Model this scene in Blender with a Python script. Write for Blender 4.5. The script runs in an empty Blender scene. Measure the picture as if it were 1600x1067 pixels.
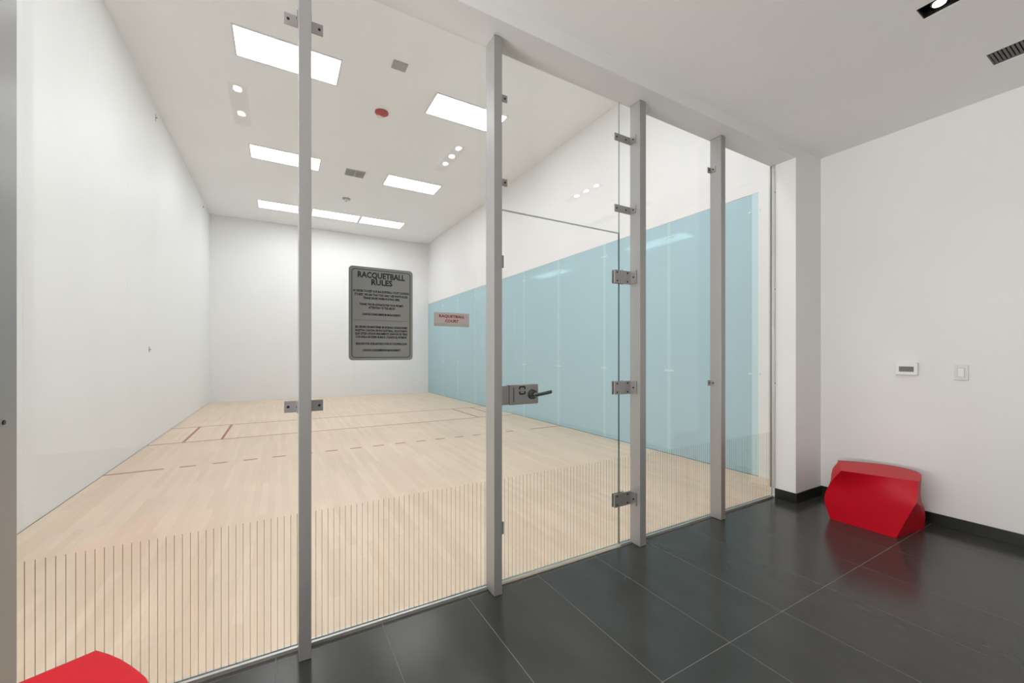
import bpy, bmesh, math, random
from mathutils import Vector
random.seed(7)
S = bpy.context.scene
COL = S.collection

# ------------------------------------------------------------------ camera
H = 1.34                                  # eye height
cam_d = bpy.data.cameras.new('camera')
cam = bpy.data.objects.new('camera', cam_d); COL.objects.link(cam)
cam.location = (0, 0, H)
cam.rotation_euler = (math.radians(90), 0, -math.radians(29.797))
cam_d.sensor_width = 36.0; cam_d.sensor_fit = 'HORIZONTAL'
cam_d.lens = 632.136 / 1600 * 36
cam_d.shift_y = 19.68 / 1600
cam_d.clip_start = 0.02
S.camera = cam

# ------------------------------------------------------------------ world, exposure
w = bpy.data.worlds.new('world'); S.world = w; w.use_nodes = True
w.node_tree.nodes['Background'].inputs[0].default_value = (0.75, 0.76, 0.78, 1)
w.node_tree.nodes['Background'].inputs[1].default_value = 0.25
S.view_settings.view_transform = 'Standard'
S.view_settings.look = 'None'
S.view_settings.gamma = 1.0
S.view_settings.use_curve_mapping = False
S.view_settings.exposure = 0.0

# fill lamp added to brighten the lobby, behind an added window at far left
fill_d = bpy.data.lights.new('lobby_fill', 'AREA'); fill_d.shape = 'RECTANGLE'; fill_d.size = 2.6; fill_d.size_y = 2.4
fill_d.energy = 500.0; fill_d.color = (1, .985, .965)
fill_o = bpy.data.objects.new('lobby_fill', fill_d); COL.objects.link(fill_o)
fill_o.location = (-4.7, .25, 1.35); fill_o.rotation_euler = (math.radians(156), 0, math.radians(-90))

COURT_LIGHT = 12.6        # emission of the court's ceiling panels
SPOT_W = 6.0              # watts of each downlight bulb

# ------------------------------------------------------------------ main dimensions (metres)
XL, XR = -1.6952, 4.5443      # court side walls
YB, ZC = 13.8855, 5.2255      # court front wall, court ceiling
YG, ZG = 2.0905, 3.1066       # glass plane, underside of the header
YP, XP = 1.8876, 4.0204       # face of header and pier, left face of pier
XW, ZR = 4.4789, 3.2039       # right wall and ceiling of the lobby
BLUE = 3.114                  # top of the blue glass
GT = 0.005                    # half thickness of glass
XLOB, YLOB = -4.2, -3.6       # far ends of the lobby

# ------------------------------------------------------------------ materials
def mat(name, col=(.8, .8, .8), rough=.5, metal=0., coat=0., spec=.5):
    m = bpy.data.materials.new(name); m.use_nodes = True
    b = m.node_tree.nodes['Principled BSDF']
    b.inputs['Base Color'].default_value = (*col, 1)
    b.inputs['Roughness'].default_value = rough
    b.inputs['Metallic'].default_value = metal
    b.inputs['Coat Weight'].default_value = coat
    b.inputs['Specular IOR Level'].default_value = spec
    return m, m.node_tree, b

def N(nt, t, **kw):
    n = nt.nodes.new(t)
    for k, v in kw.items(): setattr(n, k, v)
    return n

def noise_bump(nt, b, scale=200, strength=.05, dist=.001, coords='Object'):
    tc = N(nt, 'ShaderNodeTexCoord'); no = N(nt, 'ShaderNodeTexNoise'); bu = N(nt, 'ShaderNodeBump')
    no.inputs['Scale'].default_value = scale
    bu.inputs['Strength'].default_value = strength; bu.inputs['Distance'].default_value = dist
    nt.links.new(tc.outputs[coords], no.inputs['Vector'])
    nt.links.new(no.outputs['Fac'], bu.inputs['Height'])
    nt.links.new(bu.outputs['Normal'], b.inputs['Normal'])

def noise_tint(nt, b, c0, c1, scale=(3, 3, 3), detail=4, lo=.35, hi=.65):
    tc = N(nt, 'ShaderNodeTexCoord'); mp = N(nt, 'ShaderNodeMapping'); no = N(nt, 'ShaderNodeTexNoise')
    rp = N(nt, 'ShaderNodeValToRGB')
    mp.inputs['Scale'].default_value = scale
    no.inputs['Scale'].default_value = 1; no.inputs['Detail'].default_value = detail
    rp.color_ramp.elements[0].position = lo; rp.color_ramp.elements[0].color = (*c0, 1)
    rp.color_ramp.elements[1].position = hi; rp.color_ramp.elements[1].color = (*c1, 1)
    nt.links.new(tc.outputs['Object'], mp.inputs['Vector'])
    nt.links.new(mp.outputs[0], no.inputs['Vector'])
    nt.links.new(no.outputs['Fac'], rp.inputs['Fac'])
    nt.links.new(rp.outputs['Color'], b.inputs['Base Color'])
    return tc, no, rp

M = {}
def paint(key, c, rough=.6):
    m, nt, b = mat(key, c, rough)
    noise_tint(nt, b, tuple(x * .985 for x in c), tuple(min(1, x * 1.01) for x in c), (.9, .9, .9))
    noise_bump(nt, b, 260, .04, .0006)
    M[key] = m
paint('court_paint', (.88, .88, .875), .5)
paint('court_ceiling_paint', (.95, .95, .95), .7)
paint('lobby_paint', (.82, .815, .805), .6)
paint('lobby_ceiling_paint', (.94, .935, .925), .7)
paint('hall_paint', (.55, .60, .62), .7)

def simple(key, c, rough=.5, metal=0., coat=0., spec=.5, bump=None):
    m, nt, b = mat(key, c, rough, metal, coat, spec)
    if bump: noise_bump(nt, b, *bump)
    M[key] = m
simple('post_metal', (.375, .37, .362), .34, .35, bump=(300, .03, .0003))
simple('brushed_steel', (.40, .385, .38), .38, .75)
simple('chrome', (.55, .56, .57), .12, 1.)
simple('dark_steel', (.11, .13, .125), .3, .8)
simple('screw_dark', (.03, .03, .03), .4, .6)
simple('aluminium', (.62, .61, .58), .38, .7)
simple('black_skirting', (.010, .011, .010), .35)
simple('grout', (.20, .20, .185), .8)
simple('sign_grey', (.235, .238, .225), .5)
simple('sign_black', (.012, .012, .012), .5)
simple('plate_warm', (.46, .41, .385), .45)
simple('plate_grey', (.38, .38, .355), .5)
simple('letter_red', (.26, .015, .022), .5)
simple('line_red', (.36, .095, .065), .4)
simple('white_plastic', (.84, .835, .82), .35)
simple('switch_plastic', (.72, .715, .70), .4)
simple('lcd', (.17, .17, .155), .25)
simple('grille_dark', (.12, .112, .105), .45)
simple('grille_void', (.012, .012, .011), .8)
simple('vent_grey', (.44, .43, .42), .5)
simple('vent_dark', (.22, .215, .21), .6)
simple('light_trim', (.8, .8, .8), .4)
simple('alarm_red', (.45, .035, .03), .3)
simple('downlight_black', (.008, .008, .007), .18)
simple('hall_bench_grey', (.05, .055, .06), .6)
simple('rubber', (.02, .02, .02), .7)
simple('gasket', (.045, .07, .07), .5)
simple('hook_grey', (.18, .18, .18), .5)
simple('threshold', (.72, .66, .56), .4)

m, nt, b = mat('stool_red', (.54, .002, .014), .45, 0., 0., .22)
noise_bump(nt, b, 420, .05, .0004); M['stool_red'] = m

def emis(key, c, s):
    m = bpy.data.materials.new(key); m.use_nodes = True; nt = m.node_tree; nt.nodes.clear()
    e = N(nt, 'ShaderNodeEmission'); o = N(nt, 'ShaderNodeOutputMaterial')
    e.inputs[0].default_value = (*c, 1); e.inputs[1].default_value = s
    nt.links.new(e.outputs[0], o.inputs[0]); M[key] = m
emis('panel_glow', (.95, .975, 1.0), COURT_LIGHT)
emis('bulb_glow', (1, .96, .9), 40)
emis('added_hall_glow', (.93, .98, 1), 6)

# thin clear glass: transparent with a Schlick reflection on both faces
def glass(key, tint):
    m = bpy.data.materials.new(key); m.use_nodes = True; nt = m.node_tree; nt.nodes.clear()
    o = N(nt, 'ShaderNodeOutputMaterial'); mx = N(nt, 'ShaderNodeMixShader')
    tr = N(nt, 'ShaderNodeBsdfTransparent'); gl = N(nt, 'ShaderNodeBsdfGlossy')
    lw = N(nt, 'ShaderNodeLayerWeight'); lw.inputs[0].default_value = .5
    pw = N(nt, 'ShaderNodeMath', operation='POWER'); pw.inputs[1].default_value = 5
    ma = N(nt, 'ShaderNodeMath', operation='MULTIPLY_ADD'); ma.inputs[1].default_value = .95; ma.inputs[2].default_value = .035
    tr.inputs[0].default_value = (*tint, 1); gl.inputs['Roughness'].default_value = 0.0
    nt.links.new(lw.outputs['Facing'], pw.inputs[0]); nt.links.new(pw.outputs[0], ma.inputs[0])
    nt.links.new(ma.outputs[0], mx.inputs[0]); nt.links.new(tr.outputs[0], mx.inputs[1])
    nt.links.new(gl.outputs[0], mx.inputs[2]); nt.links.new(mx.outputs[0], o.inputs[0])
    M[key] = m
glass('clear_glass', (.995, .998, .996))
simple('glass_edge', (.06, .11, .105), .2)
simple('glass_edge_pale', (.30, .36, .35), .2)

# blue filmed glass of the court's side wall: mostly opaque film, some see-through
def film(key, col, see):
    m, nt, b = mat(key, col, .5, 0., .0, .12)
    mx = N(nt, 'ShaderNodeMixShader'); tr = N(nt, 'ShaderNodeBsdfTransparent')
    tr.inputs[0].default_value = (.74, .93, .97, 1)
    mx.inputs[0].default_value = see
    o = nt.nodes['Material Output']
    nt.links.new(b.outputs[0], mx.inputs[1]); nt.links.new(tr.outputs[0], mx.inputs[2]); nt.links.new(mx.outputs[0], o.inputs[0])
    M[key] = m
m, nt, b = mat('stripe_film', (.30, .24, .17), .5)
mx = N(nt, 'ShaderNodeMixShader'); tr = N(nt, 'ShaderNodeBsdfTransparent'); tr.inputs[0].default_value = (.78, .72, .64, 1); mx.inputs[0].default_value = .72
nt.links.new(b.outputs[0], mx.inputs[1]); nt.links.new(tr.outputs[0], mx.inputs[2]); nt.links.new(mx.outputs[0], nt.nodes['Material Output'].inputs[0])
M['stripe_film'] = m
film('blue_film', (.54, .755, .83), .20)
film('blue_joint', (.58, .79, .83), .15)
simple('blue_fitting', (.60, .79, .84), .4)

# maple strip floor
m, nt, b = mat('maple', (.7, .55, .4), .42, 0., 0.)
tc = N(nt, 'ShaderNodeTexCoord'); mp = N(nt, 'ShaderNodeMapping')
mp.inputs['Rotation'].default_value = (0, 0, math.radians(90))
br = N(nt, 'ShaderNodeTexBrick'); br.offset = .37; br.offset_frequency = 2
br.inputs['Scale'].default_value = 1; br.inputs['Brick Width'].default_value = .95
br.inputs['Row Height'].default_value = .057; br.inputs['Mortar Size'].default_value = .0006
br.inputs['Mortar Smooth'].default_value = .3; br.inputs['Bias'].default_value = 0
br.inputs['Color1'].default_value = (.755, .595, .445, 1); br.inputs['Color2'].default_value = (.825, .665, .510, 1)
br.inputs['Mortar'].default_value = (.67, .52, .38, 1)
mg = N(nt, 'ShaderNodeMapping'); mg.inputs['Scale'].default_value = (55, 1.6, 1)
gr = N(nt, 'ShaderNodeTexNoise'); gr.inputs['Scale'].default_value = 1; gr.inputs['Detail'].default_value = 6
bl = N(nt, 'ShaderNodeTexNoise'); bl.inputs['Scale'].default_value = 1.1; bl.inputs['Detail'].default_value = 5
r1 = N(nt, 'ShaderNodeMapRange'); r1.inputs['To Min'].default_value = .93; r1.inputs['To Max'].default_value = 1.05
r2 = N(nt, 'ShaderNodeMapRange'); r2.inputs['To Min'].default_value = .88; r2.inputs['To Max'].default_value = 1.10
mm = N(nt, 'ShaderNodeMath', operation='MULTIPLY')
mc = N(nt, 'ShaderNodeVectorMath', operation='SCALE')
L = nt.links.new
L(tc.outputs['Object'], mp.inputs[0]); L(mp.outputs[0], br.inputs['Vector'])
L(tc.outputs['Object'], mg.inputs[0]); L(mg.outputs[0], gr.inputs['Vector']); L(tc.outputs['Object'], bl.inputs['Vector'])
L(gr.outputs['Fac'], r1.inputs['Value']); L(bl.outputs['Fac'], r2.inputs['Value'])
L(r1.outputs[0], mm.inputs[0]); L(r2.outputs[0], mm.inputs[1])
L(br.outputs['Color'], mc.inputs[0]); L(mm.outputs[0], mc.inputs['Scale']); L(mc.outputs[0], b.inputs['Base Color'])
M['maple'] = m

# dark stone-look porcelain tile with a fine grain along the tile
m, nt, b = mat('tile_dark', (.04, .04, .04), .3, 0., 0., .4)
tcn, no, rp = noise_tint(nt, b, (.036, .037, .034), (.048, .049, .045), (7, 2.2, 1), 5, .25, .75)
oi = N(nt, 'ShaderNodeObjectInfo'); ad = N(nt, 'ShaderNodeVectorMath', operation='ADD')
mpn = [n for n in nt.nodes if n.type == 'MAPPING'][0]
nt.links.new(tcn.outputs['Object'], ad.inputs[0]); nt.links.new(oi.outputs['Location'], ad.inputs[1]); nt.links.new(ad.outputs[0], mpn.inputs['Vector'])
rr = N(nt, 'ShaderNodeMapRange'); rr.inputs['To Min'].default_value = .20; rr.inputs['To Max'].default_value = .24
nt.links.new(no.outputs['Fac'], rr.inputs['Value']); nt.links.new(rr.outputs[0], b.inputs['Roughness'])
M['tile_dark'] = m

# ------------------------------------------------------------------ mesh helpers
def box(bm, x0, x1, y0, y1, z0, z1, bev=0., mi=0):
    vs = [bm.verts.new(p) for p in ((x0, y0, z0), (x1, y0, z0), (x1, y1, z0), (x0, y1, z0),
                                    (x0, y0, z1), (x1, y0, z1), (x1, y1, z1), (x0, y1, z1))]
    fs = [bm.faces.new([vs[i] for i in f]) for f in ((0, 3, 2, 1), (4, 5, 6, 7), (0, 1, 5, 4), (1, 2, 6, 5), (2, 3, 7, 6), (3, 0, 4, 7))]
    for f in fs: f.material_index = mi
    if bev:
        es = list({e for f in fs for e in f.edges})
        bmesh.ops.bevel(bm, geom=es, offset=bev, segments=2, profile=.5, affect='EDGES')

def cyl(bm, c, r, h, axis='z', n=20, r2=None):
    """closed cylinder starting at c and running h along the axis"""
    r2 = r if r2 is None else r2
    def P(a, rad, t):
        u, v = rad * math.cos(a), rad * math.sin(a)
        d = {'z': (u, v, t), 'y': (u, t, v), 'x': (t, u, v)}[axis]
        return (c[0] + d[0], c[1] + d[1], c[2] + d[2])
    A = [bm.verts.new(P(2 * math.pi * i / n, r, 0)) for i in range(n)]
    B = [bm.verts.new(P(2 * math.pi * i / n, r2, h)) for i in range(n)]
    bm.faces.new(A); bm.faces.new(B)
    for i in range(n): bm.faces.new([A[i], A[(i + 1) % n], B[(i + 1) % n], B[i]])

def lathe(bm, c, prof, n=28):
    rings = []
    for r, z in prof:
        rings.append([bm.verts.new((c[0] + r * math.cos(2 * math.pi * i / n), c[1] + r * math.sin(2 * math.pi * i / n), c[2] + z)) for i in range(n)])
    for A, B in zip(rings, rings[1:]):
        for i in range(n): bm.faces.new([A[i], A[(i + 1) % n], B[(i + 1) % n], B[i]])
    bm.faces.new(rings[0]); bm.faces.new(rings[-1])

def finish(bm, name, mats, parent=None, loc=(0, 0, 0), smooth=None):
    bmesh.ops.recalc_face_normals(bm, faces=bm.faces)
    me = bpy.data.meshes.new(name); bm.to_mesh(me); bm.free()
    for k in (mats if isinstance(mats, (list, tuple)) else [mats]): me.materials.append(M[k])
    if smooth is not None:
        for p in me.polygons: p.use_smooth = True
        me.set_sharp_from_angle(angle=math.radians(smooth))
    return link(me, name, parent, loc)

def link(me, name, parent=None, loc=(0, 0, 0)):
    o = bpy.data.objects.new(name, me); COL.objects.link(o); o.location = loc
    if parent is not None: o.parent = parent
    return o

def bx(name, m, x0, x1, y0, y1, z0, z1, parent=None, bev=0., base=None):
    """one box object in world coordinates; origin at base (default: centre of its bottom)"""
    if base is None: base = ((x0 + x1) / 2, (y0 + y1) / 2, z0)
    if parent is not None:
        P = parent_world(parent); loc = tuple(base[i] - P[i] for i in range(3))
    else: loc = base
    bm = bmesh.new()
    box(bm, x0 - base[0], x1 - base[0], y0 - base[1], y1 - base[1], z0 - base[2], z1 - base[2], bev)
    return finish(bm, name, m, parent, loc, None)

def parent_world(p):
    v = Vector((0, 0, 0))
    while p is not None: v += Vector(p.location); p = p.parent
    return v

def empty(name, loc):
    o = bpy.data.objects.new(name, None); COL.objects.link(o); o.location = loc; o.empty_display_size = .1
    return o

def tag(o, label, cat, group=None):
    o['label'] = label; o['category'] = cat
    if group: o['group'] = group
    return o

def struct(o, label=None, cat=None):
    o['kind'] = 'structure'
    if label: o['label'] = label
    if cat: o['category'] = cat
    return o

def wpart(parent, fn, name, mats, smooth=None):
    """part whose shape fn(bm) is given in world coordinates"""
    bm = bmesh.new(); fn(bm)
    P = parent_world(parent)
    bmesh.ops.translate(bm, verts=bm.verts, vec=-P)
    return finish(bm, name, mats, parent, (0, 0, 0), smooth)

# ================================================================== LARGE STRUCTURE
# --- lobby floor: grout bed with separate tiles
fl = struct(bx('floor', 'grout', XLOB, XW, YLOB, YG - .02, -.06, -.0009), 'dark grey tiled lobby floor in front of the glass wall', 'floor')
TX0, TW, TY0, TL = .4407, .4575, 1.130, .914
xs = [TX0 + TW * k for k in range(-11, 10)]; ys = [TY0 + TL * k for k in range(-6, 3)]
tile_cache = {}
JT = .0016
for i in range(len(xs) - 1):
    for j in range(len(ys) - 1):
        x0, x1 = max(xs[i], XLOB), min(xs[i + 1], XW); y0, y1 = max(ys[j], YLOB), min(ys[j + 1], YG - .02)
        if x1 - x0 < .02 or y1 - y0 < .02: continue
        key = (round(x1 - x0, 3), round(y1 - y0, 3))
        P = parent_world(fl); loc = ((x0 + x1) / 2 - P[0], (y0 + y1) / 2 - P[1], -.003 - P[2])
        if key not in tile_cache:
            bm = bmesh.new(); a, c = (x1 - x0) / 2 - JT, (y1 - y0) / 2 - JT
            box(bm, -a, a, -c, c, -.006, .003, .0006)
            t = finish(bm, 'tile', 'tile_dark', fl, loc); tile_cache[key] = t.data
        else: link(tile_cache[key], 'tile', fl, loc)

# --- court floor with its painted lines
cf = struct(bx('floor_court', 'maple', XL, XR, YG - .02, YB, -.06, 0, base=(XL, YG - .02, -.06)), 'pale maple court floor with red lines', 'floor')
def cline(x0, x1, y0, y1): bx('court_line', 'line_red', x0, x1, y0, y1, 0, .0008, cf)
LW = .019
for y in (9.33, 7.795): cline(XL, XR, y - LW, y + LW)
cline(XL, -1.18, 6.115 - LW, 6.115 + LW); cline(3.89, XR, 6.115 - LW, 6.115 + LW)
for k in range(15):
    x = -1.035 + .3155 * k; cline(x, x + .152, 6.115 - LW, 6.115 + LW)
for x in (XL + .415, XL + .895, XR - .895, XR - .415): cline(x - LW, x + LW, 7.795 + LW, 9.33 - LW)

# --- court walls
def panelled(name, axis, pos, a0, a1, step, zs, sgn, label):
    """backing wall with sheets of court panelling set 1 mm apart; axis 'x' wall at x=pos along y, 'y' wall at y=pos along x"""
    if axis == 'x': wl = bx(name, 'court_paint', *sorted((pos - sgn * .006, pos - sgn * .14)), a0, a1, 0, ZC)
    else: wl = bx(name, 'court_paint', a0 - .14, a1 + .14, *sorted((pos - sgn * .006, pos - sgn * .14)), 0, ZC)
    struct(wl, label, 'wall')
    s = a0
    g = .0006
    while s < a1 - .01:
        e = min(s + step, a1)
        for z0, z1 in zip(zs, zs[1:]):
            if axis == 'x': bx('wall_panel', 'court_paint', *sorted((pos, pos - sgn * .006)), s + g, e - g, z0 + .008, z1 - g, wl)
            else: bx('wall_panel', 'court_paint', s + g, e - g, *sorted((pos, pos - sgn * .006)), z0 + g, z1 - g, wl)
        s = e
    return wl
wl = panelled('wall_court_left', 'x', XL, 1.56 + .54, YB, 1.204 * 1.0, (0, ZC), 1, 'white panelled left wall of the court')
wfr = panelled('wall_court_front', 'y', YB, XL, XR, 1.248, (0, ZC), -1, 'white panelled far wall of the court')
wr = struct(bx('wall_court_right', 'court_paint', XR, XR + .12, YG + .01, YB, BLUE, ZC), 'white right wall of the court above blue glass panels', 'wall')
bx('wall_return', 'court_paint', XR, XR + .12, YG + .01, 2.505, 0, BLUE, wr)
# blue glass panels, joints between them and the small clamps on the joints
jy = [2.54] + [3.68 + 1.249 * k for k in range(0, 8)] + [13.67]
edges = [2.575] + jy[1:-1] + [YB]
for k in range(len(edges) - 1):
    y0, y1 = edges[k], edges[k + 1]
    bx('blue_glass_panel', 'blue_film', XR + .004, XR + .016, y0 + (.028 if k else 0), y1 - (.028 if k < len(edges) - 2 else .0), .004, BLUE, wr)
for k, y in enumerate(jy[:-1]):
    bx('panel_joint', 'blue_joint' if k else 'blue_fitting', XR + .003, XR + .017, y - .028 - (.007 if not k else 0), y + .028 + (.007 if not k else 0), .004, BLUE, wr)
    for z in (1.12, 2.915):
        def clamp(bm, y=y, z=z):
            box(bm, XR + .0005, XR + .004, y - .075, y + .075, z - .009, z + .009, .001)
            cyl(bm, (XR - .0015, y - .055, z), .013, .004, 'x', 14); cyl(bm, (XR - .0015, y + .055, z), .013, .004, 'x', 14)
        wpart(wr, clamp, 'joint_clamp', 'blue_fitting')
# --- court ceiling
struct(bx('ceiling_court', 'court_ceiling_paint', XL - .14, XR + .14, YP, YB + .14, ZC, ZC + .12), 'white high ceiling over the court', 'ceiling')

# --- header over the glass, pier at its right end, lobby walls and ceiling
struct(bx('wall_header', 'lobby_paint', XL, XP, YP, YG + .008, ZG, ZC), 'white header beam and wall over the glass partition', 'wall')
struct(bx('wall_pier', 'lobby_paint', XP, XR + .12, YP, YG + .008, 0, ZC), 'white pier at the right end of the glass partition', 'wall')
struct(bx('wall_front_left', 'lobby_paint', XLOB, XL, YP, YG + .008, 0, ZC), 'white lobby wall left of the glass partition', 'wall')
struct(bx('wall_right', 'lobby_paint', XW, XW + .065, YLOB, YP, 0, ZR), 'white lobby wall with thermostat and switch', 'wall')
bm = bmesh.new()      # far left end wall with an added wide window for the lobby's fill lamp
for a in ((YLOB, YP, 0, .35), (YLOB, YP, 3.0, ZR), (YLOB, -1.2, .35, 3.0), (YP - .2, YP, .35, 3.0)): box(bm, -.1, 0, *a)
struct(finish(bm, 'wall_left', 'lobby_paint', None, (XLOB, 0, 0)), 'white lobby wall on the far left with an added wide window', 'wall')
struct(bx('window_added', 'clear_glass', XLOB - .055, XLOB - .045, -1.2, YP - .2, .35, 3.0), 'added wide window in the far left lobby wall', 'window')
struct(bx('wall_back', 'lobby_paint', XLOB - .1, XW + .065, YLOB - .1, YLOB, 0, ZR), 'white lobby wall behind the viewer', 'wall')

# skirting (dark stone) along right wall and round the pier
SK = .088
struct(bx('baseboard_right', 'black_skirting', XW - .013, XW, YLOB, YP - .013, 0, SK, bev=.0015), 'black skirting along the right lobby wall', 'baseboard')
struct(bx('baseboard_pier', 'black_skirting', XP - .013, XW - .0, YP - .013, YP, 0, SK, bev=.0015), 'black skirting across the face of the pier', 'baseboard')
struct(bx('baseboard_pier_side', 'black_skirting', XP - .013, XP, YP, YG - .03, 0, SK, bev=.0015), 'black skirting on the side of the pier', 'baseboard')

# --- hall added behind the blue glass to make its light plausible
HX = 6.3
struct(bx('wall_hall', 'hall_paint', HX, HX + .1, YG, YB, 0, ZR), 'pale wall of the added hall behind the blue glass', 'wall')
struct(bx('floor_hall', 'tile_dark', XR + .02, HX, YG, YB, -.06, 0), 'dark floor of the added hall behind the blue glass', 'floor')
struct(bx('ceiling_hall', 'hall_paint', XR + .12, HX, YG, YB, ZR, ZR + .1), 'ceiling of the added hall behind the blue glass', 'ceiling')
struct(bx('wall_hall_end', 'hall_paint', XR + .12, HX, YG - .1, YG, 0, ZR), 'near end wall of the added hall behind the blue glass', 'wall')
struct(bx('wall_hall_far', 'hall_paint', XR + .12, HX, YB, YB + .1, 0, ZR), 'far end wall of the added hall behind the blue glass', 'wall')
for k, y in enumerate((4.6, 7.6, 10.6)):  # lamps added to light the hall behind the blue glass
    o = bx('added_hall_light', 'light_trim', 5.2, 5.6, y - .6, y + .6, ZR - .03, ZR)
    bx('diffuser', 'added_hall_glow', 5.23, 5.57, y - .57, y + .57, ZR - .034, ZR - .03, o)
    tag(o, ('added long ceiling light in the hall behind the blue glass, nearest one', 'added long ceiling light in the hall behind the blue glass, middle one', 'added long ceiling light in the hall behind the blue glass, farthest one')[k], 'ceiling light', 'added hall ceiling lights')

hb = empty('added_hall_bench', (5.1, 4.8, 0)); tag(hb, 'added low dark bench in the hall behind the blue glass', 'bench')  # bench added to darken the lower part of the blue glass
bx('seat', 'sign_black', 4.82, 5.38, 2.62, 7.0, .44, .50, hb, bev=.008)
bx('base', 'hall_bench_grey', 4.86, 5.34, 2.66, 6.96, .0, .438, hb)

# ================================================================== GLASS PARTITION
posts_x = [(-.848, -.798), (.0695, .1185), (1.0225, 1.0715), (2.163, 2.2225), (3.0775, 3.134)]
PF = [1.985, 1.981, 1.982, 1.992, 1.988]
PB = YG - GT - .001
post_lab = ['tall grey steel post cut by the left edge of the picture',
            'tall grey steel post left of the rules sign, clamps on both sides',
            'tall grey steel post on the lock side of the glass door',
            'tall grey steel post carrying the three door hinges',
            'thin tall grey steel post nearest the white pier']
posts = []
for k, ((x0, x1), yf) in enumerate(zip(posts_x, PF)):
    p = empty('steel_post', ((x0 + x1) / 2, (yf + PB) / 2, 0)); tag(p, post_lab[k], 'post', 'posts of the glass partition')
    bx('shaft', 'post_metal', x0, x1, yf, PB, .004, ZG - .007, p, bev=.0012)
    bx('head_plate', 'vent_dark', x0 + .004, x1 - .004, yf + .004, PB, ZG - .007, ZG, p)
    bx('foot_plate', 'rubber', x0 + .003, x1 - .003, yf + .003, PB, 0, .004, p)
    posts.append(p)

def screws(parent, pts, axis='y', r=.006, name='screw'):
    for (x, y, z) in pts:
        def f(bm):
            if axis == 'y': cyl(bm, (x, y - .0018, z), r, .003, 'y', 12); cyl(bm, (x, y - .0022, z), r * .45, .0006, 'y', 6)
            else: cyl(bm, (x - .0018, y, z), r, .003, 'x', 12); cyl(bm, (x - .0022, y, z), r * .45, .0006, 'x', 6)
        wpart(parent, f, name, 'screw_dark')

YF = YG - GT            # lobby face of the glass
PT = .005               # plate thickness
def clamp_left(post, x_post, z, w=.052, h=.048, leg=.055, post_scr=True, extra=False, ph=None, name='glass_clamp', mt='brushed_steel', thick=PT):
    """angle clamp on the left face of a post: a plate on the glass and a leg on the post's side"""
    ph = ph or h
    def f(bm):
        box(bm, x_post - w, x_post, YF - thick, YF, z - h / 2, z + h / 2, .0008)
        box(bm, x_post - PT, x_post - .0002, YF - leg, YF - thick - .0002, z - ph / 2, z + ph / 2, .0008)
    c = wpart(post, f, name, mt)
    sc = [(x_post - w + .016, YF - thick, z)] if not extra else [(x_post - w + .018, YF - thick, z), (x_post - .045, YF - thick, z)]
    screws(c, sc)
    if post_scr: screws(c, [(x_post - PT, YF - leg * .62, z)], 'x')
    return c
def clamp_right(post, x_post, z, w=.052, h=.048, leg=.05, scr=True):
    def f(bm):
        box(bm, x_post, x_post + w, YF - PT, YF, z - h / 2, z + h / 2, .0008)
        box(bm, x_post + .0002, x_post + PT, YF - leg, YF - PT - .0002, z - h / 2, z + h / 2, .0008)
    c = wpart(post, f, 'glass_clamp', 'brushed_steel')
    if scr: screws(c, [(x_post + w - .016, YF - PT, z)])
    return c
# clamps of the second post (both sides), fourth and fifth
for z in (1.102, 2.850):
    clamp_left(posts[1], posts_x[1][0], z, w=.055, h=.052, leg=.045)
    clamp_right(posts[1], posts_x[1][1], z, w=.055, h=.052, leg=.045)
for z in (2.838, 2.346): clamp_right(posts[2], posts_x[2][1], z, w=.088, h=.042)
for z in (2.853, 2.357): clamp_left(posts[3], posts_x[3][0], z, w=.150, h=.052, leg=.058, extra=True)
for z in (2.851, 1.103): clamp_left(posts[4], posts_x[4][0], z, w=.036, h=.046, leg=.05)
def p0s(bm): cyl(bm, (posts_x[0][1] - .001, 2.005, 1.113), .008, .004, 'x', 12)
wpart(posts[0], p0s, 'screw', 'screw_dark')

# panes
def pane(name, x0, x1, z0, z1, label):
    bm = bmesh.new()
    bxm, bz = (x0 + x1) / 2, z0
    vs_before = 0
    box(bm, x0 - bxm, x1 - bxm, -GT, GT, 0, z1 - z0)
    bm.normal_update()
    for f in bm.faces: f.material_index = 0 if abs(f.normal.y) > .5 else (1 if abs(f.normal.x) > .5 else 2)
    o = finish(bm, name, ['clear_glass', 'glass_edge' if name in ('door_1', 'window_4') else 'glass_edge_pale', 'glass_edge_pale'], None, (bxm, YG, bz))
    return struct(o, label, 'door' if name.startswith('door') else 'glass pane')
XJ = 2.0612                       # vertical joint between door/transom and side light
DT = 2.189                        # top of the door leaf
gz = .004
w1 = pane('window_1', posts_x[0][1] - .024, posts_x[1][0] + .022, gz, ZG + .012, 'clear glass pane behind the red stool at lower left')
w2 = pane('window_2', posts_x[1][0] + .027, posts_x[2][0] + .022, gz, ZG + .012, 'clear glass pane carrying the two court signs')
d1 = pane('door_1', posts_x[2][1] + .034, XJ - .0028, .014, DT - .005, 'clear frameless glass door with lever lock')
w3 = pane('window_3', posts_x[2][1] + .016, XJ - .0008, DT, ZG + .012, 'clear glass transom pane over the door')
w4 = pane('window_4', XJ + .0008, posts_x[3][0] + .027, gz, ZG + .012, 'narrow clear glass side light beside the hinges')
w5 = pane('window_5', posts_x[3][0] + .031, posts_x[4][0] + .026, gz, ZG + .012, 'clear glass pane between the hinge post and the last post')
w6 = pane('window_6', posts_x[4][0] + .030, XP - .004, gz, ZG + .012, 'clear glass pane next to the white pier')
w0 = pane('window_7', XL + .004, posts_x[0][1] - .028, gz, ZG + .012, 'clear glass pane left of the cut-off post')

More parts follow.
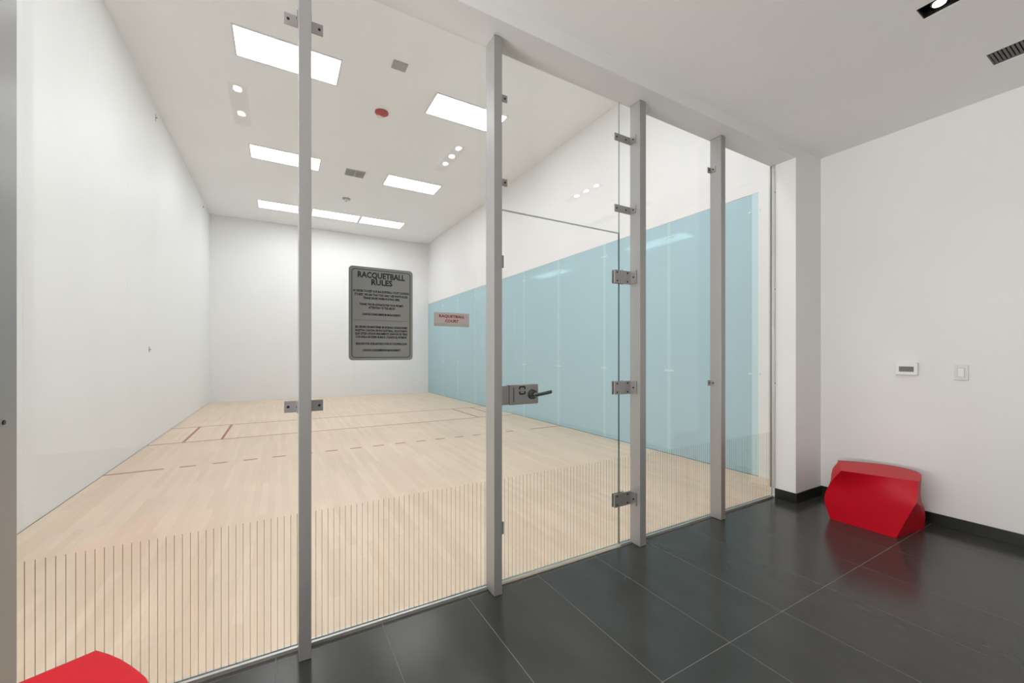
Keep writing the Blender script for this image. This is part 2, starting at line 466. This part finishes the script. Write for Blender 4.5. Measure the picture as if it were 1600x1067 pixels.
# thin dark stripes on the lower part of every pane
bm = bmesh.new(); box(bm, -.00125, .00125, -.0005, 0, 0, .592)
stripe_me = None
x = -.7803 - .02566 * 0
k = 0
while True:
    sx = -.7803 + .02566 * k; k += 1
    if sx > XP - .012: break
    par = None
    for pnm in (w1, w2, d1, w4, w5, w6):
        bb = [v.co.x for v in pnm.data.vertices]
        if pnm.location.x + min(bb) + .003 < sx < pnm.location.x + max(bb) - .003: par = pnm; break
    if par is None: continue
    hid = any(a - .002 < sx < b2 + .002 for a, b2 in posts_x)
    if hid: continue
    loc = (sx - par.location.x, -GT, .020 - par.location.z)
    if stripe_me is None:
        o = finish(bm, 'glass_stripe', 'stripe_film', par, loc); stripe_me = o.data
    else: link(stripe_me, 'glass_stripe', par, loc)

# channels holding the glass at the floor and at the pier
def channel(name, x0, x1, label):
    bm = bmesh.new()
    c = ((x0 + x1) / 2, YG, 0)
    box(bm, x0 - c[0], x1 - c[0], -.020, -GT - .0005, 0, .014)
    box(bm, x0 - c[0], x1 - c[0], GT + .0005, .018, 0, .014)
    box(bm, x0 - c[0], x1 - c[0], -GT - .0005, GT + .0005, 0, gz - .0005)
    struct(finish(bm, name, 'aluminium', None, c), label, 'glazing channel')
channel('trim_1', XL, posts_x[2][1] - .0, 'aluminium floor channel under the left glass panes')
channel('trim_2', XJ + .001, XP - .014, 'aluminium floor channel under the right glass panes')
struct(bx('trim_3', 'threshold', posts_x[2][1], XJ, YG - .018, YG + .02, 0, .010), 'pale threshold strip under the glass door', 'threshold')
bm = bmesh.new()
box(bm, -.016, 0, -.030, -GT - .001, 0, ZG - .09); box(bm, -.016, 0, GT + .001, .02, 0, ZG - .09); 
t4 = struct(finish(bm, 'trim_4', 'aluminium', None, (XP, YG, .088)), 'aluminium wall channel along the pier', 'glazing channel')
screws(t4, [(XP - .008, YG - .030, z) for z in (2.852, 1.946, 1.069)], 'y', .0055)

# door hardware
for z in (1.880, 1.105, .322):
    def f(bm, z=z):
        xa = posts_x[3][0]
        box(bm, xa - .158, xa - .004, YF - .012, YF - .0005, z - .046, z + .046, .001)
        box(bm, xa - .012, xa - .0004, YF - .066, YF - .0125, z - .046, z + .046, .001)
        box(bm, xa - .158, xa - .05, YG + GT + .0005, YG + GT + .009, z - .046, z + .046, .001)
        cyl(bm, (xa - .085, YF - .008, z + .0465), .006, .005, 'z', 10)
    hg = wpart(d1, f, 'hinge', 'brushed_steel')
    xa = posts_x[3][0]
    screws(hg, [(xa - .158 + dx, YF - .012, z + dz) for dx in (.024, .122) for dz in (-.030, .030)], 'y', .0062)
    screws(hg, [(xa - .012, YF - .044, z)], 'x', .0062)
for z in (1.879, .327):
    xb = posts_x[2][1]
    bx('door_stop', 'post_metal', xb, xb + .060, YF - .014, YF - .0005, z - .036, z + .036, posts[2], bev=.001)
# lock case, strike box, lever handle and the small square indicator
LX0, LX1, LZ0, LZ1 = 1.166, 1.366, 1.040, 1.158
lk = bx('lock_case', 'brushed_steel', LX0, LX1, YF - .022, YF - .0005, LZ0, LZ1, d1, bev=.0025)
bx('back_plate', 'brushed_steel', LX0, LX1, YG + GT + .0005, YG + GT + .016, LZ0, LZ1, lk, bev=.002)
bx('seam', 'screw_dark', LX0 + .026, LX0 + .030, YF - .0224, YF - .0215, LZ0 + .018, LZ1 - .014, lk)
bx('strike_box', 'brushed_steel', posts_x[2][1], LX0 - .004, YF - .020, YF - .0005, LZ0 + .003, LZ1 - .004, posts[2], bev=.002)
def ind(bm):
    x, z, s, t = 1.252, 1.124, .018, .008
    y0, y1 = YF - .0245, YF - .0215
    for sz in (-1, 1):
        box(bm, x - s, x + s, y0, y1, z + sz * .021 - t / 2, z + sz * .021 + t / 2, .001)
        for sx in (-1, 1):
            za, zb = sorted((z + sz * .006, z + sz * .021))
            box(bm, x + sx * s - t / 2, x + sx * s + t / 2, y0, y1, za, zb, .001)
wpart(lk, ind, 'indicator', 'screw_dark')
LCX, LCZ = 1.322, 1.098
def rose(bm):
    cyl(bm, (LCX, YF - .034, LCZ), .029, .012, 'y', 28, .031)
hd = wpart(lk, rose, 'rose', 'dark_steel', 35)
wpart(lk, lambda bm: cyl(bm, (LCX, YF - .064, LCZ), .013, .030, 'y', 20), 'spindle', 'chrome', 35)
def lever(bm):
    ring = []
    path = [(LCX - .012, YF - .060, LCZ, .010), (LCX + .004, YF - .066, LCZ, .0105), (LCX + .03, YF - .067, LCZ + .002, .0105), (LCX + .07, YF - .066, LCZ + .007, .0105), (LCX + .112, YF - .064, LCZ + .013, .0105)]
    for (x, y, z, r) in path:
        ring.append([bm.verts.new((x, y + .75 * r * math.cos(a), z + r * math.sin(a))) for a in [2 * math.pi * i / 14 for i in range(14)]])
    for A, B in zip(ring, ring[1:]):
        for i in range(14): bm.faces.new([A[i], A[(i + 1) % 14], B[(i + 1) % 14], B[i]])
    bm.faces.new(ring[0]); bm.faces.new(ring[-1])
wpart(lk, lever, 'lever', 'dark_steel', 40)

# ================================================================== SIGNS
def rrect(x0, x1, z0, z1, r, n=6):
    pts = []
    for cx, cz, a0 in ((x1 - r, z0 + r, -90), (x1 - r, z1 - r, 0), (x0 + r, z1 - r, 90), (x0 + r, z0 + r, 180)):
        for i in range(n + 1):
            a = math.radians(a0 + 90 * i / n); pts.append((cx + r * math.cos(a), cz + r * math.sin(a)))
    return pts
def plate(bm, pts, y0, y1):
    A = [bm.verts.new((p[0], y0, p[1])) for p in pts]; B = [bm.verts.new((p[0], y1, p[1])) for p in pts]
    bm.faces.new(A); bm.faces.new(B[::-1]); n = len(pts)
    for i in range(n): bm.faces.new([A[i], B[i], B[(i + 1) % n], A[(i + 1) % n]])
def text_into(bm, s, xc, zc, width, cap, y, bold=.02):
    cu = bpy.data.curves.new('t', 'FONT'); cu.body = s; cu.align_x = 'CENTER'; cu.offset = bold; cu.resolution_u = 2
    cu.fill_mode = 'FRONT'
    ob = bpy.data.objects.new('t', cu); COL.objects.link(ob)
    dg = bpy.context.evaluated_depsgraph_get()
    me = bpy.data.meshes.new_from_object(ob.evaluated_get(dg))
    xs_ = [v.co.x for v in me.vertices]; ys_ = [v.co.y for v in me.vertices]
    sx = width / (max(xs_) - min(xs_)); mx = (max(xs_) + min(xs_)) / 2
    capu = .73; sz = cap / capu
    vs = [bm.verts.new((xc + (v.co.x - mx) * sx, y, zc + (v.co.y - capu / 2) * sz)) for v in me.vertices]
    for p in me.polygons:
        try: bm.faces.new([vs[i] for i in p.vertices])
        except ValueError: pass
    bpy.data.objects.remove(ob); bpy.data.curves.remove(cu); bpy.data.meshes.remove(me)

SX0, SX1, SZ0, SZ1 = .286, .597, 1.310, 1.769
sg = empty('rules_sign', ((SX0 + SX1) / 2, YF, SZ0))
tag(sg, 'grey notice with black Racquetball Rules lettering on the glass', 'sign')
SY = YF - .004
wpart(sg, lambda bm: plate(bm, rrect(SX0, SX1, SZ0, SZ1, .018), SY, YF - .0003), 'board', 'sign_grey')
def border(bm):
    i0, i1 = .0125, .0155
    A = rrect(SX0 + i0, SX1 - i0, SZ0 + i0, SZ1 - i0, .016); B = rrect(SX0 + i1, SX1 - i1, SZ0 + i1, SZ1 - i1, .0135)
    va = [bm.verts.new((p[0], SY - .0004, p[1])) for p in A]; vb = [bm.verts.new((p[0], SY - .0004, p[1])) for p in B]
    n = len(A)
    for i in range(n): bm.faces.new([va[i], va[(i + 1) % n], vb[(i + 1) % n], vb[i]])
wpart(sg, border, 'border_line', 'sign_black')
SW, SH, SC = SX1 - SX0, SZ1 - SZ0, (SX0 + SX1) / 2
def zz(fr): return SZ1 - fr * SH
for fr, wd, s in ((.083, .74, 'RACQUETBALL'), (.156, .33, 'RULES')):
    wpart(sg, lambda bm: text_into(bm, s, SC, zz(fr), wd * SW, .0285, SY - .0005, .036), 'heading_line', 'sign_black')
for fr, wd, s in ((.258, .875, 'IN ORDER TO KEEP OUR RACQUETBALL COURT LOOKING'), (.297, .83, "IT'S BEST, WE ASK THAT YOU ONLY USE WHITE SOLED"),
                      (.333, .575, 'TENNIS SHOES WHEN PLAYING HERE.'), (.400, .686, 'THANK YOU IN ADVANCE FOR YOUR PROMPT'),
                      (.434, .41, 'ATTENTION TO THE ABOVE'), (.506, .60, 'CANVAS CONDOMINIUM MANAGEMENT')):
    wpart(sg, lambda bm: text_into(bm, s, SC, zz(fr), wd * SW, .0110, SY - .0005, .038), 'text_line', 'sign_black')
def divider(bm):
    n = 46
    for i in range(n):
        xa = SC - .425 * SW + .85 * SW * i / n
        box(bm, xa, xa + .85 * SW / n * .62, SY - .0006, SY - .0002, zz(.571) - .0007, zz(.571) + .0007)
wpart(sg, divider, 'dashed_line', 'sign_black')
for fr, wd, s in ((.643, .81, 'EN ORDEN DE MANTENER EN BUENAS CONDICIONES'), (.679, .81, 'NUESTRA CANCHA DE RACQUETBALL, SOLICITAMOS'),
                      (.714, .82, 'QUE USTED UTILICE UNICAMENTE ZAPATOS DE TENIS'), (.749, .80, 'CON SUELA DE GOMA BLANCA, CUANDO EL INTERIOR'),
                      (.822, .80, 'GRACIAS POR ADELANTADO POR SU COOPERACION'), (.892, .594, 'CANVAS CONDOMINIUM MANAGEMENT')):
    wpart(sg, lambda bm: text_into(bm, s, SC, zz(fr), wd * SW, .0110, SY - .0005, .038), 'text_line', 'sign_black')

CX0, CX1, CZ0, CZ1 = .7115, .9165, 1.4905, 1.5655
cs = empty('court_sign', ((CX0 + CX1) / 2, YF, CZ0))
tag(cs, 'small grey plate with red Raquetball Court lettering on the glass', 'sign')
bx('board', 'plate_warm', CX0, CX1, YF - .003, YF - .0003, CZ0 + .0165, CZ1, cs)
bx('lower_strip', 'plate_grey', CX0, CX1, YF - .003, YF - .0003, CZ0, CZ0 + .0163, cs)
for s, dz, wd in (('RAQUETBALL', .0555, .148), ('COURT', .0300, .078)):
    wpart(cs, lambda bm: text_into(bm, s, (CX0 + CX1) / 2, CZ0 + dz, wd, .0150, YF - .0036, .035), 'text_line', 'letter_red')

# ================================================================== RED STOOLS (twisted cube seats)
def make_stool_mesh():
    # outline of the seat measured from its far left corner, the waist and the foot; coordinates relative to that corner
    O = Vector((4.148, 1.622, 0))
    def R(p): return Vector(p) - O
    zt = .430
    top = {'A': (3.800, 1.464, zt), 'B': (3.958, 1.064, zt), 'L': (4.148, 1.622, zt)}
    def lerp(a, b2, t): return Vector(a).lerp(Vector(b2), t)
    def cat(pts, t):
        n = len(pts) - 1; f = t * n; i = min(int(f), n - 1); u = f - i
        p = [Vector(pts[max(0, min(n, j))]) for j in (i - 1, i, i + 1, i + 2)]
        return .5 * ((2 * p[1]) + (-p[0] + p[2]) * u + (2 * p[0] - 5 * p[1] + 4 * p[2] - p[3]) * u * u + (-p[0] + 3 * p[1] - 3 * p[2] + p[3]) * u ** 3)
    Bc = [top['B'], (4.146, 1.099, zt), (4.238, 1.132, zt), (4.313, 1.197, zt), (4.338, 1.290, zt), (4.325, 1.377, zt), (4.301, 1.424, zt), (4.263, 1.484, zt), (4.208, 1.559, zt), top['L']]
    foot = {'E': (3.887, 1.572, 0), 'D': (3.893, 1.168, 0), 'K': (4.285, 1.124, 0), 'Q': (4.270, 1.545, 0)}
    w1 = {'E': (3.872, 1.607, .155), 'D': (3.894, 1.113, .150), 'K': (4.305, 1.120, .085), 'Q': (4.262, 1.595, .15)}
    w2 = {'E': (3.862, 1.560, .298), 'D': (3.900, 1.060, .285), 'K': (4.318, 1.128, .155), 'Q': (4.220, 1.628, .29)}
    cols = []
    def side(ftop, a, c, n, bulge=0.):
        for i in range(n):
            t = i / n
            bu = Vector((0, bulge * math.sin(math.pi * t ** .8), 0))
            cols.append((ftop(t), lerp(w2[a], w2[c], t) + bu, lerp(w1[a], w1[c], t) + bu * .7, lerp(foot[a], foot[c], t)))
    side(lambda t: lerp(top['A'], top['B'], t), 'E', 'D', 8)
    nb = 8
    side(lambda t: cat(Bc, t * .40), 'D', 'K', nb)
    side(lambda t: cat(Bc, .40 + t * .60), 'K', 'Q', nb)
    side(lambda t: lerp(top['L'], top['A'], t), 'Q', 'E', 8, .030)
    bm = bmesh.new(); rings = []
    NL = 4
    for seg in range(3):
        for j in range(NL + (1 if seg == 2 else 0)):
            u = j / NL; rg = []
            for ci, c in enumerate(cols):
                p = [c[3], c[2], c[1], c[0]]
                q = p[seg].lerp(p[seg + 1], u)
                smooth = cat([tuple(v) for v in p], (seg + u) / 3)
                corner_crease = 8 <= ci <= 16       # near side keeps its crease
                if 24 <= ci < 32:                        # far left side: full, slightly swollen shoulder
                    t = (ci - 24) / 8
                    smooth = q + Vector((0, .034 * math.sin(math.pi * u) * min(1, .35 + 3 * t) * (1 - t) ** .5, 0)) if seg == 2 else smooth
                if 17 <= ci < 24:                        # wall side falls straight from seat to foot
                    wgt = min(1, (ci - 16) / 3)
                    smooth = smooth.lerp(c[3].lerp(c[0], (seg + u) / 3), wgt)
                rg.append(bm.verts.new(R(q if corner_crease else smooth)))
            rings.append(rg)
    n = len(cols); side_edges = []
    for A, B in zip(rings, rings[1:]):
        for i in range(n): bm.faces.new([A[i], A[(i + 1) % n], B[(i + 1) % n], B[i]])
    bm.faces.new(rings[0][::-1]); tf = bm.faces.new(rings[-1])
    bmesh.ops.recalc_face_normals(bm, faces=bm.faces)
    me = bpy.data.meshes.new('stool'); bm.to_mesh(me); bm.free()
    for p in me.polygons: p.use_smooth = True
    me.set_sharp_from_angle(angle=math.radians(16))
    me.materials.append(M['stool_red'])
    return me
stool_me = make_stool_mesh()
s1 = link(stool_me, 'stool', None, (4.148, 1.622, 0)); tag(s1, 'glossy red twisted cube stool against the right wall', 'stool', 'red stools')
s2 = link(stool_me, 'stool', None, (-.4915, 1.714, 0)); tag(s2, 'red twisted cube stool by the glass, cut by the bottom edge', 'stool', 'red stools')

# ================================================================== COURT CEILING FIXTURES
def troffer(x0, y0, label, lx=1.18, ly=.55):
    t = empty('ceiling_light', (x0 + lx / 2, y0 + ly / 2, ZC)); tag(t, label, 'ceiling light', 'court ceiling lights')
    def fr(bm):
        a = .022; z0, z1 = ZC - .010, ZC - .0005
        box(bm, x0 - a, x0 + lx + a, y0 - a, y0, z0, z1); box(bm, x0 - a, x0 + lx + a, y0 + ly, y0 + ly + a, z0, z1)
        box(bm, x0 - a, x0, y0, y0 + ly, z0, z1); box(bm, x0 + lx, x0 + lx + a, y0, y0 + ly, z0, z1)
    wpart(t, fr, 'frame', 'light_trim')
    bx('diffuser', 'panel_glow', x0, x0 + lx, y0, y0 + ly, ZC - .006, ZC - .001, t)
for x, y, lab in ((-.485, 5.77, 'large bright ceiling panel upper left, crossed by a steel post'),
                  (2.035, 5.78, 'bright ceiling panel right of the red alarm, touching the door post'),
                  (-.487, 8.905, 'bright ceiling panel in the middle row on the left'),
                  (2.045, 8.93, 'bright ceiling panel in the middle row on the right'),
                  (-.487, 12.02, 'left bright panel of the farthest row of three'),
                  (.765, 12.04, 'middle bright panel of the farthest row of three'),
                  (2.015, 12.02, 'right bright panel of the farthest row of three'),
                  (-.485, 2.65, 'left ceiling panel of the added row nearest the glass'),  # unseen row added to brighten the court near the glass
                  (.775, 2.65, 'middle ceiling panel of the added row nearest the glass'),
                  (2.035, 2.65, 'right ceiling panel of the added row nearest the glass')):
    troffer(x, y, lab)

def louvre(name, x0, x1, y0, y1, halves, label):
    t = empty(name, ((x0 + x1) / 2, (y0 + y1) / 2, ZC)); tag(t, label, 'air vent')
    bx('frame', 'vent_grey', x0, x1, y0, y1, ZC - .012, ZC - .0005, t, bev=.002)
    wd = (x1 - x0) / halves
    for hf in range(halves):
        a, b2 = x0 + wd * hf + .014, x0 + wd * (hf + 1) - .014
        bx('opening', 'vent_dark' if halves > 1 else 'vent_grey', a, b2, y0 + .014, y1 - .014, ZC - .0128, ZC - .0122, t)
        n = 7
        for i in range(n):
            yy = y0 + .02 + (y1 - y0 - .04) * i / (n - 1)
            bx('louvre_blade', 'vent_grey', a, b2, yy - .010, yy + .006, ZC - .022, ZC - .013, t)
louvre('ceiling_vent', 1.301, 1.490, 5.395, 5.565, 1, 'small grey square vent in the court ceiling')
louvre('ceiling_vent', 1.202, 1.583, 9.05, 9.375, 2, 'double grey vent in the court ceiling beyond the red alarm')

al = empty('fire_alarm', (1.413, 6.682, ZC)); tag(al, 'round red fire alarm with white strobe on court ceiling', 'fire alarm')
wpart(al, lambda bm: lathe(bm, (1.413, 6.682, ZC), [(.104, -.0005), (.104, -.018), (.095, -.026), (.060, -.028)]), 'housing', 'alarm_red', 40)
wpart(al, lambda bm: lathe(bm, (1.413, 6.682, ZC), [(.056, -.0285), (.054, -.036), (.045, -.040)]), 'grille', 'alarm_red', 40)
wpart(al, lambda bm: box(bm, 1.365, 1.430, 6.722, 6.786, ZC - .056, ZC - .022, .006), 'strobe', 'white_plastic', 40)

sd = empty('smoke_detector', (1.431, 10.83, ZC)); tag(sd, 'round white detector on court ceiling before the far lights', 'detector')
wpart(sd, lambda bm: lathe(bm, (1.431, 10.83, ZC), [(.098, -.0005), (.098, -.014), (.085, -.022)]), 'base', 'vent_grey', 40)
wpart(sd, lambda bm: lathe(bm, (1.431, 10.83, ZC), [(.050, -.0225), (.050, -.052), (.040, -.060)]), 'chamber', 'white_plastic', 40)
wpart(sd, lambda bm: lathe(bm, (1.431, 10.83, ZC), [(.016, -.0605), (.014, -.068), (.010, -.070)]), 'sensor', 'screw_dark', 40)

# small grey brackets on the left court wall
for y, z, hh, lab in ((8.267, 5.04, .11, 'tiny grey bracket high on the left court wall'), (12.73, 5.055, .05, 'tiny grey bracket high in the far left court corner'),
                      (7.91, 1.408, .08, 'tiny grey bracket low on the left court wall')):
    h = empty('wall_bracket', (XL, y, z - hh / 2)); tag(h, lab, 'bracket')
    bx('plate', 'hook_grey', XL + .0003, XL + .004, y - .012, y + .012, z - hh / 2, z + hh / 2, h)
    bx('pin', 'hook_grey', XL + .004, XL + .022, y - .006, y + .006, z - .006, z + .006, h)

# ================================================================== LOBBY CEILING with recessed fixtures
FIX = [-1.92, -.262, 1.410, 3.051]; FY0, FY1, FW = .228, .816, .059
GX0, GX1, GY0, GY1 = 3.824, 4.002, -.50, .721
holes = [(x - FW, x + FW, FY0, FY1) for x in FIX] + [(GX0, GX1, GY0, GY1)]
xs2 = sorted({XLOB - .1, XW + .065} | {h[0] for h in holes} | {h[1] for h in holes})
ys2 = sorted({YLOB - .1, YP} | {h[2] for h in holes} | {h[3] for h in holes})
bm = bmesh.new()
for i in range(len(xs2) - 1):
    for j in range(len(ys2) - 1):
        cxm, cym = (xs2[i] + xs2[i + 1]) / 2, (ys2[j] + ys2[j + 1]) / 2
        if any(h[0] < cxm < h[1] and h[2] < cym < h[3] for h in holes): continue
        box(bm, xs2[i], xs2[i + 1], ys2[j], ys2[j + 1], 0, .10)
bmesh.ops.remove_doubles(bm, verts=bm.verts, dist=1e-5)
struct(finish(bm, 'ceiling', 'lobby_ceiling_paint', None, (0, 0, ZR)), 'white lobby ceiling with recessed black lights', 'ceiling')

dl_lab = ['recessed black downlight row at the far left of the lobby ceiling', 'recessed black downlight row over the left glass panes',
          'recessed black downlight row over the glass door', 'recessed black downlight row at the top right corner']
for k, x in enumerate(FIX):
    d = empty('downlight', (x, (FY0 + FY1) / 2, ZR)); tag(d, dl_lab[k], 'downlight', 'lobby downlights')
    def can(bm, x=x):
        a, e = FW - .001, .004; zt = ZR + .098; zb = ZR + .001
        box(bm, x - a, x - a + e, FY0 + .001, FY1 - .001, zb, zt); box(bm, x + a - e, x + a, FY0 + .001, FY1 - .001, zb, zt)
        box(bm, x - a + e, x + a - e, FY0 + .001, FY0 + .005, zb, zt); box(bm, x - a + e, x + a - e, FY1 - .005, FY1 - .001, zb, zt)
        box(bm, x - a + e, x + a - e, FY0 + .005, FY1 - .005, zt - .004, zt)
    wpart(d, can, 'can', 'downlight_black')
    for y in (.40, .57, .74):
        if k == 1 and y == .57: continue
        if k == 0 and y == .57: continue
        lathe_pts = [(.046, .060), (.046, .030), (.034, .010)]
        rg = wpart(d, lambda bm: lathe(bm, (x, y, ZR), lathe_pts, 20), 'lamp_holder', 'downlight_black', 40)
        wpart(rg, lambda bm: lathe(bm, (x, y, ZR), [(.026, .0095), (.026, .006), (.020, .003)], 16), 'bulb', 'bulb_glow', 40)
        ld = bpy.data.lights.new('bulb_lamp', 'SPOT'); ld.energy = SPOT_W; ld.spot_size = math.radians(125); ld.spot_blend = .8
        ld.shadow_soft_size = .03; ld.color = (1, .955, .89)
        lo = bpy.data.objects.new('bulb_lamp', ld); COL.objects.link(lo); lo.parent = rg
        lo.location = Vector((x, y, ZR - .004)) - parent_world(rg)

gr_ = empty('ceiling_grille', ((GX0 + GX1) / 2, (GY0 + GY1) / 2, ZR)); tag(gr_, 'dark slatted air grille in the lobby ceiling by the right wall', 'air grille')
def gframe(bm):
    e = .007; z0, z1 = ZR + .002, ZR + .06
    box(bm, GX0, GX0 + e, GY0, GY1, z0, z1); box(bm, GX1 - e, GX1, GY0, GY1, z0, z1)
    box(bm, GX0 + e, GX1 - e, GY0, GY0 + e, z0, z1); box(bm, GX0 + e, GX1 - e, GY1 - e, GY1, z0, z1)
wpart(gr_, gframe, 'frame', 'grille_dark')
bx('duct', 'grille_void', GX0 + .007, GX1 - .007, GY0 + .007, GY1 - .007, ZR + .05, ZR + .06, gr_)
yy = GY1 - .016; sm = None
while yy > GY0 + .012:
    P = parent_world(gr_)
    if sm is None:
        s_ = bx('slat', 'grille_dark', GX0 + .008, GX1 - .008, yy - .0055, yy + .0055, ZR + .004, ZR + .030, gr_); sm = s_.data; z_ = s_.location.z; x_ = s_.location.x
    else: link(sm, 'slat', gr_, (x_, yy - P[1], z_))
    yy -= .0170

# ================================================================== THERMOSTAT AND SWITCH on the right wall
th = empty('thermostat', (XW, 1.271, 1.166)); tag(th, 'white thermostat with grey screen on the right wall', 'thermostat')
bx('body', 'white_plastic', XW - .030, XW - .0005, 1.203, 1.340, 1.168, 1.272, th, bev=.006)
bx('screen', 'lcd', XW - .0312, XW - .0298, 1.226, 1.316, 1.196, 1.238, th)
sw = empty('light_switch', (XW, .967, 1.142)); tag(sw, 'white rocker light switch on the right wall', 'light switch')
bx('plate', 'switch_plastic', XW - .010, XW - .0005, .930, 1.005, 1.142, 1.258, sw, bev=.0025)
bx('shadow_rim', 'vent_grey', XW - .0104, XW - .0098, .9485, .9875, 1.1655, 1.2365, sw)  # grey rim put in for the shadow line round the rocker
bx('rocker', 'white_plastic', XW - .015, XW - .0103, .951, .985, 1.168, 1.234, sw, bev=.0015)

bpy.context.view_layer.update()
